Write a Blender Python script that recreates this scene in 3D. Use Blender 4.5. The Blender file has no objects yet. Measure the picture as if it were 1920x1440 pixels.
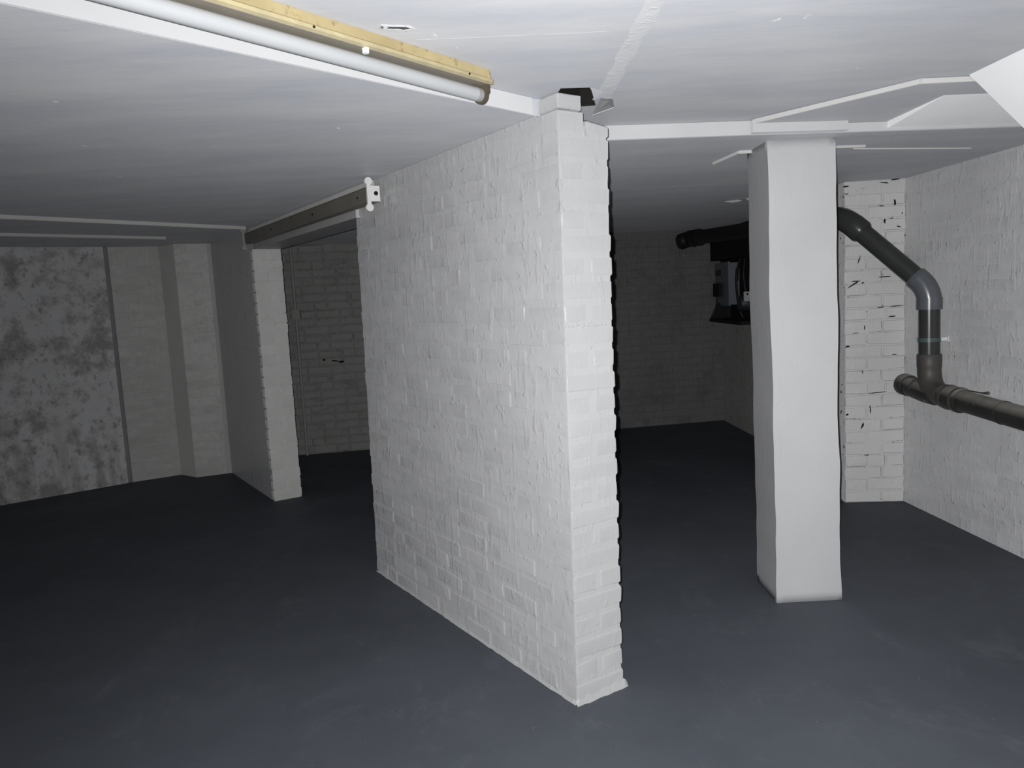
import bpy, bmesh, math, random, zlib
from mathutils import Vector, Matrix, noise
from mathutils.geometry import tessellate_polygon

random.seed(7)
SC = bpy.context.scene
COL = SC.collection

# ------------------------------------------------------------------ camera
F_PX, PITCH, ROLL, CAM_H = 1442.0, math.radians(6.43), math.radians(-3.0), 1.40
_fw = Vector((0, math.cos(PITCH), -math.sin(PITCH)))
_up = Vector((0, math.sin(PITCH), math.cos(PITCH)))
_r = Vector((1, 0, 0))
CR = _r * math.cos(ROLL) + _up * math.sin(ROLL)
CU = -_r * math.sin(ROLL) + _up * math.cos(ROLL)
cam_data = bpy.data.cameras.new('camera')
cam_data.sensor_width = 36.0
cam_data.lens = 36.0 * F_PX / 1920.0
cam_data.clip_start = 0.02
cam = bpy.data.objects.new('camera', cam_data)
COL.objects.link(cam)
mw = Matrix.Identity(4)
for i, v in enumerate((CR, CU, -_fw)):
    for k in range(3):
        mw[k][i] = v[k]
mw.translation = Vector((0, 0, CAM_H))
cam.matrix_world = mw
SC.camera = cam

# ------------------------------------------------------------------ world: a closed cellar, no daylight
world = bpy.data.worlds.new('world')
SC.world = world
world.use_nodes = True
world.node_tree.nodes['Background'].inputs[0].default_value = (0, 0, 0, 1)
world.node_tree.nodes['Background'].inputs[1].default_value = 0.0

# ------------------------------------------------------------------ the phone's flash, the only light in the picture
fl = bpy.data.lights.new('phone_flash', 'AREA')
fl.shape = 'DISK'
fl.size = 0.010
fl.energy = 75.0
fl.spread = math.radians(150)
fl.color = (0.985, 0.99, 1.0)
flash = bpy.data.objects.new('phone_flash', fl)
COL.objects.link(flash)
# flash turned a little right of the camera's axis to brighten the right side
fm = mw @ Matrix.Rotation(math.radians(-16), 4, 'Y')
fm.translation = Vector((0, 0, CAM_H)) - CR * 0.024 + CU * 0.016
flash.matrix_world = fm

SC.view_settings.view_transform = 'Standard'
SC.view_settings.look = 'None'
SC.view_settings.gamma = 1.0
SC.view_settings.use_curve_mapping = False
SC.view_settings.exposure = 0.0

# ================================================================== materials
MATS = {}


class NT:
    def __init__(self, name):
        self.m = bpy.data.materials.new(name)
        self.m.use_nodes = True
        self.t = self.m.node_tree
        self.bsdf = self.t.nodes['Principled BSDF']
        self._pos = None

    def n(self, typ, **kw):
        nd = self.t.nodes.new(typ)
        for k, v in kw.items():
            setattr(nd, k, v)
        return nd

    def l(self, a, b):
        self.t.links.new(a, b)

    def pos(self, scale=(1, 1, 1)):
        if self._pos is None:
            self._pos = self.n('ShaderNodeNewGeometry').outputs['Position']
        mp = self.n('ShaderNodeMapping')
        mp.inputs['Scale'].default_value = scale
        self.l(self._pos, mp.inputs['Vector'])
        return mp.outputs['Vector']

    def noise(self, scale, detail=3, rough=0.55, stretch=(1, 1, 1), dist=0.0):
        nd = self.n('ShaderNodeTexNoise')
        nd.inputs['Scale'].default_value = scale
        nd.inputs['Detail'].default_value = detail
        nd.inputs['Roughness'].default_value = rough
        nd.inputs['Distortion'].default_value = dist
        self.l(self.pos(stretch), nd.inputs['Vector'])
        return nd.outputs['Fac']

    def ramp(self, fac, stops):
        nd = self.n('ShaderNodeValToRGB')
        el = nd.color_ramp.elements
        while len(el) < len(stops):
            el.new(0.5)
        for e, (p, c) in zip(el, stops):
            e.position = p
            e.color = (c, c, c, 1) if not isinstance(c, tuple) else (*c, 1)
        self.l(fac, nd.inputs['Fac'])
        return nd.outputs['Color']

    def mix(self, fac, a, b, mode='MIX'):
        nd = self.n('ShaderNodeMix', data_type='RGBA', blend_type=mode)
        for sock, v in ((nd.inputs[0], fac), (nd.inputs[6], a), (nd.inputs[7], b)):
            if isinstance(v, (int, float)):
                sock.default_value = v
            elif isinstance(v, tuple):
                sock.default_value = (*v, 1)
            else:
                self.l(v, sock)
        return nd.outputs[2]

    def math(self, op, a, b=0.0):
        nd = self.n('ShaderNodeMath', operation=op)
        for sock, v in ((nd.inputs[0], a), (nd.inputs[1], b)):
            if isinstance(v, (int, float)):
                sock.default_value = v
            else:
                self.l(v, sock)
        return nd.outputs[0]

    def finish(self, color, rough=0.5, spec=0.5, diffr=0.0, bump=None, bstr=0.5, bdist=0.01, metal=0.0):
        b = self.bsdf.inputs
        if isinstance(color, tuple):
            b['Base Color'].default_value = (*color, 1)
        else:
            self.l(color, b['Base Color'])
        if isinstance(rough, (int, float)):
            b['Roughness'].default_value = rough
        else:
            self.l(rough, b['Roughness'])
        b['Specular IOR Level'].default_value = spec
        b['Metallic'].default_value = metal
        if 'Diffuse Roughness' in b:
            b['Diffuse Roughness'].default_value = diffr
        if bump is not None:
            nd = self.n('ShaderNodeBump')
            nd.inputs['Strength'].default_value = bstr
            nd.inputs['Distance'].default_value = bdist
            self.l(bump, nd.inputs['Height'])
            self.l(nd.outputs['Normal'], b['Normal'])
        MATS[self.m.name] = self.m
        return self.m


def white_paint(name, base, rough=0.42, bstr=0.5, stain=0.0, crack=0.0, stain_col=(0.28, 0.25, 0.2), fine=1.0, diffr=0.5):
    t = NT(name)
    tone = t.ramp(t.noise(2.2, 4), [(0.3, 0.90), (0.7, 1.0)])
    col = t.mix(1.0, base, tone, 'MULTIPLY')
    if stain:
        s = t.ramp(t.noise(5.0, 6, 0.65), [(0.50, 0.0), (0.72, stain)])
        col = t.mix(s, col, stain_col)
    if crack:
        c = t.ramp(t.noise(38.0, 4, 0.6, (0.6, 0.6, 1.0)), [(0.635, 0.0), (0.68, crack)])
        col = t.mix(c, col, (0.03, 0.028, 0.025))
    h1 = t.noise(16.0, 2, 0.5)
    runs = t.ramp(t.noise(30.0, 2, 0.5, (1, 1, 0.22)), [(0.56, 0.0), (0.74, 1.0)])
    lump = t.ramp(t.noise(34.0, 2, 0.45), [(0.62, 0.0), (0.76, 1.0)])
    h3 = t.noise(150.0, 2, 0.5)
    h = t.math('ADD', t.math('MULTIPLY', h1, 0.55), t.math('MULTIPLY', runs, 0.30))
    h = t.math('ADD', h, t.math('MULTIPLY', lump, 0.42))
    h = t.math('ADD', h, t.math('MULTIPLY', h3, 0.05 * fine))
    return t.finish(col, rough, 0.5, diffr, h, bstr, 0.012)


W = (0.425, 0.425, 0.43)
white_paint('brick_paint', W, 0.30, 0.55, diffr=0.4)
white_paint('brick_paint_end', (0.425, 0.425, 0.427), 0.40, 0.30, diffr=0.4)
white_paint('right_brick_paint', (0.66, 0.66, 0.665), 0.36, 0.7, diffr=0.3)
white_paint('right_mortar_paint', (0.66, 0.66, 0.665), 0.38, 0.7, diffr=0.3)
white_paint('fresh_white', (0.88, 0.88, 0.885), 0.5, 0.05)
white_paint('mortar_paint', (0.436, 0.436, 0.438), 0.36, 0.55, diffr=0.4)
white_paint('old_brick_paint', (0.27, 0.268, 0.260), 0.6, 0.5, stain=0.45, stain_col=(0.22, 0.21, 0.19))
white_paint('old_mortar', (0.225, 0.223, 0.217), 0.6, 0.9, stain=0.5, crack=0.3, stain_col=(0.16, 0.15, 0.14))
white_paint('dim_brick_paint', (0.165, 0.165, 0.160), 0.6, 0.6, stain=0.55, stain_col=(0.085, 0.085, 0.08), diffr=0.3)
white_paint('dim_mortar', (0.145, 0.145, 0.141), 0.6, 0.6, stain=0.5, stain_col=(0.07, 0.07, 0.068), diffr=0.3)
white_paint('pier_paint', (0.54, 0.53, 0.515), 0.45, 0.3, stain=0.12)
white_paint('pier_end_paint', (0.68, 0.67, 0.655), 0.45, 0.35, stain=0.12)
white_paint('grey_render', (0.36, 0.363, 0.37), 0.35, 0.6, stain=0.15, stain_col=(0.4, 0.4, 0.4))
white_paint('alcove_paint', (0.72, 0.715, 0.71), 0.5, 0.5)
white_paint('alcove_mortar', (0.70, 0.695, 0.69), 0.6, 0.8, crack=0.95)
white_paint('pillar_paint', (0.53, 0.53, 0.535), 0.5, 0.10, diffr=0.0)
white_paint('seam_filler', (0.57, 0.572, 0.585), 0.5, 0.35, diffr=0.35)
white_paint('trim_paint', (0.60, 0.595, 0.58), 0.45, 0.05)
white_paint('board_paint', (0.58, 0.58, 0.585), 0.45, 0.08)


def ceiling_mat():
    t = NT('ceiling_paint')
    tone = t.ramp(t.noise(2.4, 6, 0.66, (0.6, 2.2, 1)), [(0.32, (0.425, 0.438, 0.475)), (0.68, (0.525, 0.527, 0.537))])
    sp = t.ramp(t.noise(24, 2, 0.5, (1, 0.5, 1)), [(0.745, 0.0), (0.79, 1.0)])
    col = t.mix(sp, tone, (0.68, 0.68, 0.68))
    h = t.math('ADD', t.math('MULTIPLY', t.noise(9, 4, 0.6, (1, 3, 1)), 0.5), t.math('MULTIPLY', t.noise(90, 2), 0.08))
    return t.finish(col, 0.55, 0.3, 0.35, h, 0.14, 0.012)


ceiling_mat()


def mould_mat():
    t = NT('mouldy_plaster')
    n1 = t.noise(2.6, 9, 0.70)
    n2 = t.noise(9.0, 7, 0.68)
    base = t.ramp(t.noise(1.3, 4), [(0.3, (0.60, 0.60, 0.605)), (0.7, (0.70, 0.70, 0.71))])
    m = t.math('ADD', t.math('MULTIPLY', n1, 0.50), t.math('MULTIPLY', n2, 0.50))
    f1 = t.ramp(m, [(0.475, 0.0), (0.585, 0.62)])
    col = t.mix(f1, base, (0.185, 0.178, 0.165))
    f2 = t.ramp(t.noise(22.0, 6, 0.7, (1, 1, 0.7)), [(0.55, 0.0), (0.64, 0.50)])
    col = t.mix(f2, col, (0.17, 0.165, 0.155))
    # rusty damp near the foot of the wall
    sx = t.n('ShaderNodeSeparateXYZ')
    t.l(t.pos(), sx.inputs[0])
    low = t.ramp(sx.outputs[2], [(0.0, 1.0), (0.75, 0.0)])
    drip = t.ramp(t.noise(7.0, 4, 0.6, (1, 1, 0.16)), [(0.48, 0.0), (0.62, 0.55)])
    col = t.mix(t.math('MULTIPLY', low, drip), col, (0.26, 0.225, 0.19))
    h = t.math('ADD', t.noise(18, 4), t.math('MULTIPLY', n2, 0.5))
    return t.finish(col, 0.75, 0.3, 0.8, h, 0.4, 0.008)


mould_mat()


def floor_mat():
    t = NT('floor_paint')
    base = t.ramp(t.noise(1.4, 6, 0.62), [(0.3, (0.078, 0.085, 0.100)), (0.7, (0.102, 0.111, 0.129))])
    sc = t.ramp(t.noise(4.0, 10, 0.78, (1.0, 0.6, 1), 0.6), [(0.54, 0.0), (0.72, 0.32)])
    col = t.mix(sc, base, (0.19, 0.20, 0.22))
    sp = t.ramp(t.noise(55.0, 2), [(0.755, 0.0), (0.78, 0.8)])
    col = t.mix(sp, col, (0.36, 0.37, 0.38))
    h = t.math('ADD', t.math('MULTIPLY', t.noise(7, 5, 0.6), 0.7), t.math('MULTIPLY', t.noise(80, 3), 0.12))
    return t.finish(col, 0.62, 0.12, 0.0, h, 0.22, 0.012)


floor_mat()


def plain(name, col, rough=0.45, spec=0.5, bstr=0.0, metal=0.0, var=0.12, scale=14.0):
    t = NT(name)
    lo = tuple(c * (1 - var) for c in col)
    c = t.ramp(t.noise(scale, 4, 0.6), [(0.3, lo), (0.7, col)])
    return t.finish(c, rough, spec, 0.0, t.noise(60, 2) if bstr else None, bstr, 0.003, metal)


plain('unseen_dark_brick', (0.16, 0.11, 0.085), 0.9, 0.2, 0.6, var=0.4, scale=9)
plain('void_dark', (0.022, 0.020, 0.018), 0.95, 0.0, 0.5)  # near-black puts the shade of holes and gaps into the colour; screws too
plain('plaster_flake', (0.30, 0.30, 0.305), 0.8, 0.2, 0.4)
plain('cast_iron_black', (0.014, 0.014, 0.015), 0.5, 0.3)
plain('pvc_dark', (0.050, 0.052, 0.050), 0.26, 0.35, 0.0, var=0.18, scale=7)
plain('pvc_elbow', (0.125, 0.135, 0.150), 0.25, 0.5)
plain('pvc_brown', (0.085, 0.080, 0.074), 0.5, 0.4, 0.25)
plain('clip_green', (0.09, 0.13, 0.12), 0.3, 0.5)
plain('bracket_white', (0.8, 0.8, 0.8), 0.4, 0.5)
plain('black_board', (0.013, 0.013, 0.014), 0.8, 0.2)
plain('black_cable', (0.012, 0.012, 0.012), 0.5, 0.3)
plain('meter_steel', (0.13, 0.15, 0.18), 0.4, 0.5, metal=0.0)
plain('meter_dark', (0.025, 0.028, 0.034), 0.5, 0.4)
plain('meter_white', (0.45, 0.45, 0.44), 0.5, 0.4)
plain('lamp_white', (0.82, 0.81, 0.80), 0.35, 0.5, var=0.04)
plain('tube_glass', (0.44, 0.45, 0.46), 0.18, 0.5, var=0.05, scale=5)
plain('batten_grey', (0.215, 0.205, 0.175), 0.5, 0.4, var=0.2, scale=6)
plain('old_steel', (0.30, 0.27, 0.22), 0.45, 0.4)
plain('lip_cream', (0.60, 0.52, 0.31), 0.45, 0.4, var=0.25, scale=20)
plain('lampholder_brown', (0.085, 0.070, 0.048), 0.45, 0.4)
plain('tube_ferrule', (0.33, 0.33, 0.335), 0.4, 0.4)
plain('groove_shade', (0.29, 0.29, 0.295), 0.8, 0.2)
plain('conduit_paint', (0.30, 0.295, 0.285), 0.5, 0.4)


def dusty_pvc():
    t = NT('pvc_dusty')
    g = t.n('ShaderNodeNewGeometry')
    sx = t.n('ShaderNodeSeparateXYZ')
    t.l(g.outputs['Normal'], sx.inputs[0])
    up = t.ramp(sx.outputs[2], [(0.25, 0.0), (0.80, 1.0)])
    d = t.math('MULTIPLY', up, t.ramp(t.noise(11, 5, 0.65), [(0.25, 0.45), (0.7, 1.0)]))
    base = t.ramp(t.noise(9, 4), [(0.3, (0.028, 0.029, 0.028)), (0.7, (0.042, 0.041, 0.038))])
    col = t.mix(d, base, (0.30, 0.285, 0.255))
    sp = t.ramp(t.noise(26, 3), [(0.68, 0.0), (0.74, 0.6)])
    col = t.mix(sp, col, (0.45, 0.44, 0.42))
    t.finish(col, 0.5, 0.4)


dusty_pvc()


def batten_mat():
    t = NT('batten_cream')
    base = t.ramp(t.noise(5, 4, 0.6), [(0.3, (0.33, 0.265, 0.135)), (0.7, (0.43, 0.355, 0.20))])
    sp = t.ramp(t.noise(34, 5, 0.7), [(0.56, 0.0), (0.68, 0.85)])
    col = t.mix(sp, base, (0.20, 0.13, 0.05))
    t.finish(col, 0.45, 0.4, 0.3)


batten_mat()

# ================================================================== mesh helpers


class MB:
    def __init__(self):
        self.v, self.f, self.s, self.mi = [], [], [], []

    def add(self, verts, faces, smooth=False, mi=0):
        o = len(self.v)
        self.v += [Vector(p) for p in verts]
        self.f += [tuple(i + o for i in fc) for fc in faces]
        self.s += [smooth] * len(faces)
        self.mi += [mi] * len(faces)
        return self

    def obox(self, O, a, b, c, mi=0):
        """box with corner O and edge vectors a, b, c"""
        O, a, b, c = Vector(O), Vector(a), Vector(b), Vector(c)
        P = [O, O + a, O + a + b, O + b, O + c, O + a + c, O + a + b + c, O + b + c]
        F = [(3, 2, 1, 0), (4, 5, 6, 7), (0, 1, 5, 4), (1, 2, 6, 5), (2, 3, 7, 6), (3, 0, 4, 7)]
        if a.cross(b).dot(c) < 0:
            F = [tuple(reversed(f)) for f in F]
        return self.add(P, F, False, mi)

    def prism(self, poly, z0, z1, mi=0):
        n = len(poly)
        ar = sum(poly[i][0] * poly[(i + 1) % n][1] - poly[(i + 1) % n][0] * poly[i][1] for i in range(n))
        if ar < 0:
            poly = poly[::-1]
        V = [(p[0], p[1], z0) for p in poly] + [(p[0], p[1], z1) for p in poly]
        tris = tessellate_polygon([[Vector((p[0], p[1], 0)) for p in poly]])
        F = []
        for t in tris:
            a, b, c = (Vector((*poly[i][:2], 0)) for i in t)
            if (b - a).cross(c - a).z < 0:
                t = t[::-1]
            F.append(tuple(reversed(t)))
            F.append(tuple(i + n for i in t))
        for i in range(n):
            j = (i + 1) % n
            F.append((i, j, j + n, i + n))
        return self.add(V, F, False, mi)

    def tube(self, path, r, seg=16, caps=True, mi=0):
        """round tube along a list of points; r is a number or a list"""
        path = [Vector(p) for p in path]
        n = len(path)
        rs = r if isinstance(r, (list, tuple)) else [r] * n
        V, F = [], []
        ref = None
        for i, p in enumerate(path):
            if i == 0:
                d = path[1] - p
            elif i == n - 1:
                d = p - path[i - 1]
            else:
                d = (path[i + 1] - p).normalized() + (p - path[i - 1]).normalized()
            if d.length < 1e-9:
                d = path[min(i + 1, n - 1)] - path[max(i - 1, 0)]
            d.normalize()
            if ref is None:
                ref = Vector((0, 0, 1)) if abs(d.z) < 0.9 else Vector((1, 0, 0))
            x = (ref - d * ref.dot(d)).normalized()
            ref = x
            y = d.cross(x)
            for k in range(seg):
                a = 2 * math.pi * k / seg
                V.append(p + (x * math.cos(a) + y * math.sin(a)) * rs[i])
        for i in range(n - 1):
            for k in range(seg):
                k2 = (k + 1) % seg
                F.append((i * seg + k, i * seg + k2, (i + 1) * seg + k2, (i + 1) * seg + k))
        self.add(V, F, True, mi)
        if caps:
            self.add(V[:seg], [tuple(reversed(range(seg)))], False, mi)
            self.add(V[-seg:], [tuple(range(seg))], False, mi)
        return self

    def build(self, name, mats, parent=None, loc=(0, 0, 0)):
        loc = Vector(loc)
        me = bpy.data.meshes.new(name)
        me.from_pydata([tuple(p - loc) for p in self.v], [], self.f)
        me.polygons.foreach_set('use_smooth', self.s)
        for m in ([mats] if isinstance(mats, str) else mats):
            me.materials.append(MATS[m])
        me.polygons.foreach_set('material_index', self.mi)
        me.update()
        o = bpy.data.objects.new(name, me)
        COL.objects.link(o)
        o.location = loc
        if parent is not None:
            attach(o, parent)
        return o


def origin_of(o):
    """world matrix of an object from its own transform and its parents (no depsgraph needed)"""
    m = o.matrix_basis.copy()
    if o.parent is not None:
        m = origin_of(o.parent) @ o.matrix_parent_inverse @ m
    return m


def attach(o, parent):
    o.parent = parent
    o.matrix_parent_inverse = origin_of(parent).inverted()


def struct(o, label=None, cat='wall'):
    o['kind'] = 'structure'
    if label:
        o['label'] = label
        o['category'] = cat
    return o


def thing(name, loc, label, cat, group=None):
    o = bpy.data.objects.new(name, None)
    o.empty_display_size = 0.05
    COL.objects.link(o)
    o.location = loc
    return tag(o, label, cat, group)


def tag(o, label, cat, group=None):
    o['label'] = label
    o['category'] = cat
    if group:
        o['group'] = group
    return o


# ---- bricks -------------------------------------------------------
BRICKS = {}


def brick_mesh(L, H, D, bev, prot, jit, mat, nvar=5):
    """A painted brick: x = length, y = outward (front at +prot), z = height; six faces with worn edges
    (24 corners, no back). The joint-side faces sit at the mortar."""
    key = (round(L, 3), round(H, 3), round(D, 3), bev, prot, jit, mat, random.randrange(nvar))
    if key in BRICKS:
        return BRICKS[key]
    rnd = random.Random(zlib.crc32(repr(key).encode()))
    hx, hz = L / 2, H / 2
    bx = bz = min(bev, hz * 0.4, hx * 0.4)
    by = min(bev, D * 0.4)
    V, N, idx = [], [], {}

    def vert(sx, sy, sz, face):
        y0, y1 = -D + prot, prot
        cx, cy, cz = sx * hx, (y1 if sy > 0 else y0), sz * hz
        if face != 'x':
            cx -= sx * bx
        if face != 'y':
            cy -= sy * by
        if face != 'z':
            cz -= sz * bz
        j = jit
        V.append(Vector((cx + rnd.uniform(-j, j), cy + rnd.uniform(-j, j) * 0.7, cz + rnd.uniform(-j, j))))
        nn = {'x': Vector((sx, 0, 0)), 'y': Vector((0, sy, 0)), 'z': Vector((0, 0, sz))}[face]
        nn = nn + Vector((rnd.uniform(-1, 1), rnd.uniform(-1, 1), rnd.uniform(-1, 1))) * 0.10
        N.append(nn.normalized())
        idx[(sx, sy, sz, face)] = len(V) - 1

    S = (-1, 1)
    for sx in S:
        for sy in S:
            for sz in S:
                for fc in 'xyz':
                    vert(sx, sy, sz, fc)
    F = []
    c4 = ((-1, -1), (1, -1), (1, 1), (-1, 1))

    def I(sx, sy, sz, f):
        return idx[(sx, sy, sz, f)]
    for s in S:
        F.append([I(s, a, b, 'x') for a, b in c4])
        F.append([I(a, s, b, 'y') for a, b in c4])
        F.append([I(a, b, s, 'z') for a, b in c4])
    for a in S:
        for b in S:
            F.append([I(a, b, -1, 'x'), I(a, b, 1, 'x'), I(a, b, 1, 'y'), I(a, b, -1, 'y')])
            F.append([I(a, -1, b, 'x'), I(a, 1, b, 'x'), I(a, 1, b, 'z'), I(a, -1, b, 'z')])
            F.append([I(-1, a, b, 'y'), I(1, a, b, 'y'), I(1, a, b, 'z'), I(-1, a, b, 'z')])
            for c in S:
                F.append([I(a, b, c, 'x'), I(a, b, c, 'y'), I(a, b, c, 'z')])
    ctr = Vector((0, prot - D / 2, 0))
    F2 = []
    for f in F:
        p = [V[i] for i in f]
        nrm = (p[1] - p[0]).cross(p[2] - p[0])
        mid = sum(p, Vector()) / len(p)
        if nrm.dot(mid - ctr) < 0:
            f = f[::-1]
        F2.append(tuple(f))
    me = bpy.data.meshes.new('brick')
    me.from_pydata([tuple(p) for p in V], [], F2)
    me.polygons.foreach_set('use_smooth', [True] * len(F2))
    me.materials.append(MATS[mat])
    me.update()
    me.normals_split_custom_set_from_vertices([tuple(n) for n in N])
    BRICKS[key] = me
    return me


def put_brick(parent, me, centre, X, Y, Z, name='brick', dz=0.0, rot=0.0):
    m = Matrix.Identity(4)
    for i, v in enumerate((X, Y, Z)):
        for k in range(3):
            m[k][i] = v[k]
    m = m @ Matrix.Rotation(rot, 4, 'Y')
    m.translation = centre
    o = bpy.data.objects.new(name, me)
    COL.objects.link(o)
    o.matrix_basis = m
    attach(o, parent)
    return o


COURSE = 1.985 / 26


def brick_panel(parent, base, udir, n, L, z0=0.0, z1=1.985, mat='brick_paint', bev=0.007, prot=(0.001, 0.004), jit=0.0015,
                starts=(0.0, 0.1125), zax=Vector((0, 0, 1)), rng=None, D=0.03, bond=None, skip=None, ragged=0.0, first=0.0):
    """rows of stretchers on a wall face; base = foot corner, udir runs along the face, n points outward"""
    base, udir, n = Vector(base), Vector(udir).normalized(), Vector(n).normalized()
    X = n.cross(zax).normalized()
    cnt = 0
    i = 0
    z = z0
    while z + 0.03 < z1:
        h = min(COURSE, z1 - z)
        off = first[i] if isinstance(first, (list, tuple)) else None
        u = off if off is not None else -starts[i % len(starts)]
        end = L
        while u < end - 0.02:
            bl = 0.215
            if bond and bond(i, u):
                bl = 0.1025
            a, b = max(u, first[i] if off is not None else 0.0), min(u + bl, end)
            u += bl + 0.010
            if b - a < 0.03:
                continue
            if end - b < 0.03:
                b = end
            if skip and skip(a, b, z):
                continue
            p = random.uniform(*prot)
            lo = round((b - a) * 200) / 200
            me = brick_mesh(lo, round(h - 0.010, 4), D, bev, 0.0, jit, mat)
            c = base + udir * ((a + b) / 2 + random.uniform(-1, 1) * 0.002) + zax * (z + h / 2 + random.uniform(-1, 1) * 0.0015) + n * p
            put_brick(parent, me, c, X, n, zax, rot=random.uniform(-1, 1) * 0.006)
            cnt += 1
        z += COURSE
        i += 1
    return cnt


# ================================================================== the setting
Z1, Z2 = 1.985, 2.040          # lower and upper ceiling
UA = Vector((-0.541, 0.841, 0)).normalized()     # along the partition, away from the camera
NR = Vector((0.841, 0.541, 0)).normalized()      # through the partition, to the right
PO = Vector((0.167, 2.497, 0))                   # near foot corner of the partition
ZV = Vector((0, 0, 1))


def on_floor_poly():
    return [(-5.6, -1.7), (2.75, -1.7), (2.75, 8.5), (-5.6, 8.5)]


# ---- floor: a subdivided, faintly uneven slab
bm_v, bm_f = [], []
nx, ny = 60, 72
for j in range(ny + 1):
    for i in range(nx + 1):
        x = -5.6 + 8.35 * i / nx
        y = -1.7 + 10.2 * j / ny
        bm_v.append((x, y, 0.0022 * noise.noise(Vector((x * 1.7, y * 1.7, 3.0)))))
for j in range(ny):
    for i in range(nx):
        a = j * (nx + 1) + i
        bm_f.append((a, a + 1, a + nx + 2, a + nx + 1))
m = MB().add(bm_v, bm_f, True)
m.obox((-5.6, -1.7, -0.12), (8.35, 0, 0), (0, 10.2, 0), (0, 0, 0.112))
struct(m.build('floor', 'floor_paint'), 'blue grey painted concrete floor of the cellar', 'floor')

# ---- upper ceiling, with a broken hole beside the top of the partition
hole = [(0.200, 2.492), (0.292, 2.500), (0.306, 2.548), (0.338, 2.600), (0.322, 2.650), (0.338, 2.735), (0.285, 2.740),
        (0.215, 2.670), (0.192, 2.575)]
outer = [(-5.6, -1.7), (2.75, -1.7), (2.75, 3.6), (-5.6, 3.6)]
tp = [Vector((*p, 0)) for p in outer]
th = [Vector((*p, 0)) for p in hole[::-1]]
tris = tessellate_polygon([tp, th])
allp = outer + hole[::-1]
m = MB()
F = []
for t in tris:
    a, b, c = (Vector((*allp[i], 0)) for i in t)
    if (b - a).cross(c - a).z > 0:
        t = t[::-1]
    F.append(tuple(t))
m.add([(p[0], p[1], Z2) for p in allp], F)
n = len(hole)
V = [(p[0], p[1], Z2) for p in hole] + [(0.27 + (p[0] - 0.27) * 1.25, 2.62 + (p[1] - 2.62) * 1.25, Z2 + 0.13) for p in hole]
m.add(V, [(i, (i + 1) % n, (i + 1) % n + n, i + n) for i in range(n)] + [tuple(range(n, 2 * n))], False, 1)
m.obox((-5.6, -1.7, Z2 + 0.14), (8.35, 0, 0), (0, 5.3, 0), (0, 0, 0.06))
ceil = struct(m.build('ceiling', ['ceiling_paint', 'void_dark']), 'upper white ceiling nearest the camera, with a broken hole', 'ceiling')

# ---- lower ceiling: its front edge is the white step left and right of the partition
soffit = [(-3.84, -1.7), (-0.904, 1.49), (0.116, 2.596), (0.166, 2.630), (0.075, 3.046), (0.458, 3.079), (0.995, 3.122), (1.376, 3.165),
          (2.157, 3.247), (2.75, 3.305), (2.75, 8.5), (-5.6, 8.5), (-5.6, -1.7)]
m = MB().prism(soffit, Z1, Z2 - 0.0005)
m.obox((-5.6, 3.4, Z2), (8.35, 0, 0), (0, 5.1, 0), (0, 0, 0.2))
soff = struct(m.build('ceiling_lower', 'ceiling_paint'), 'lower grey white ceiling beyond the step, darkening to the back', 'ceiling')


def strip(name, mat, p, q, z0, z1, out, parent=None, ext=0.0):
    """thin board from p to q standing against a step; out = outward offset vector length"""
    p, q = Vector((*p, 0)), Vector((*q, 0))
    d = (q - p).normalized()
    nrm = Vector((d.y, -d.x, 0))
    m = MB().obox(p - d * ext + ZV * z0, q - p + d * 2 * ext, nrm * out, ZV * (z1 - z0))
    return m.build(name, mat, parent, loc=(p + q) / 2 + ZV * z0)


o = strip('trim_1', 'board_paint', (-3.84, -1.7), (0.110, 2.590), Z1 + 0.0005, Z2 - 0.001, 0.006)
struct(o, 'long white painted fascia of the ceiling step left of the partition', 'trim')
o = strip('trim_2', 'board_paint', (0.082, 3.042), (0.995, 3.118), Z1 + 0.0005, Z2 - 0.001, 0.006)
struct(o, 'white fascia of the ceiling step between partition and pillar', 'trim')
o = strip('trim_3', 'board_paint', (1.376, 3.162), (2.46, 3.272), Z1 + 0.0005, Z2 - 0.020, 0.006)
struct(o, 'thin white fascia of the ceiling step right of the pillar', 'trim')

# ---- thin second layer of ceiling board right of the pillar head, with its pale edge strip
T0, T1, T2, T3 = (0.994, 3.085), (1.385, 2.600), (1.560, 2.603), (2.46, 2.61)
m = MB().prism([T0, T1, T2, T3, (2.46, 3.26), (1.376, 3.160), (0.998, 3.118)], Z2 - 0.018, Z2 - 0.0005)
o = struct(m.build('ceiling_board', 'ceiling_paint', loc=(1.7, 2.9, Z2 - 0.024)), 'extra layer of grey ceiling board right of the pillar head', 'ceiling')
o = strip('trim_4', 'trim_paint', T0, T1, Z2 - 0.019, Z2 - 0.004, 0.010)
struct(o, 'narrow cream strip running diagonally across the ceiling above the pillar', 'trim')
o = strip('trim_5', 'trim_paint', T1, T2, Z2 - 0.019, Z2 - 0.004, 0.010)
struct(o, 'short level cream strip on the ceiling beside the white bulkhead', 'trim')
# white sloping patch between that board and the step
wx0, wx1 = 1.560, 2.44
V = [(wx0, 2.775, Z2 - 0.0185), (wx1, 2.83, Z2 - 0.0185), (wx1, 3.262, Z1 + 0.010), (wx0, 3.178, Z1 + 0.010),
     (wx0, 2.775, Z2 - 0.012), (wx1, 2.83, Z2 - 0.012), (wx1, 3.262, Z2 - 0.012), (wx0, 3.178, Z2 - 0.012)]
m = MB().add(V, [(3, 2, 1, 0), (4, 5, 6, 7), (0, 1, 5, 4), (1, 2, 6, 5), (2, 3, 7, 6), (3, 0, 4, 7)])
o = struct(m.build('trim_6', 'fresh_white', loc=(2.0, 3.0, Z1)), 'white sloping panel where the ceiling meets the step, far right', 'trim')

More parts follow.
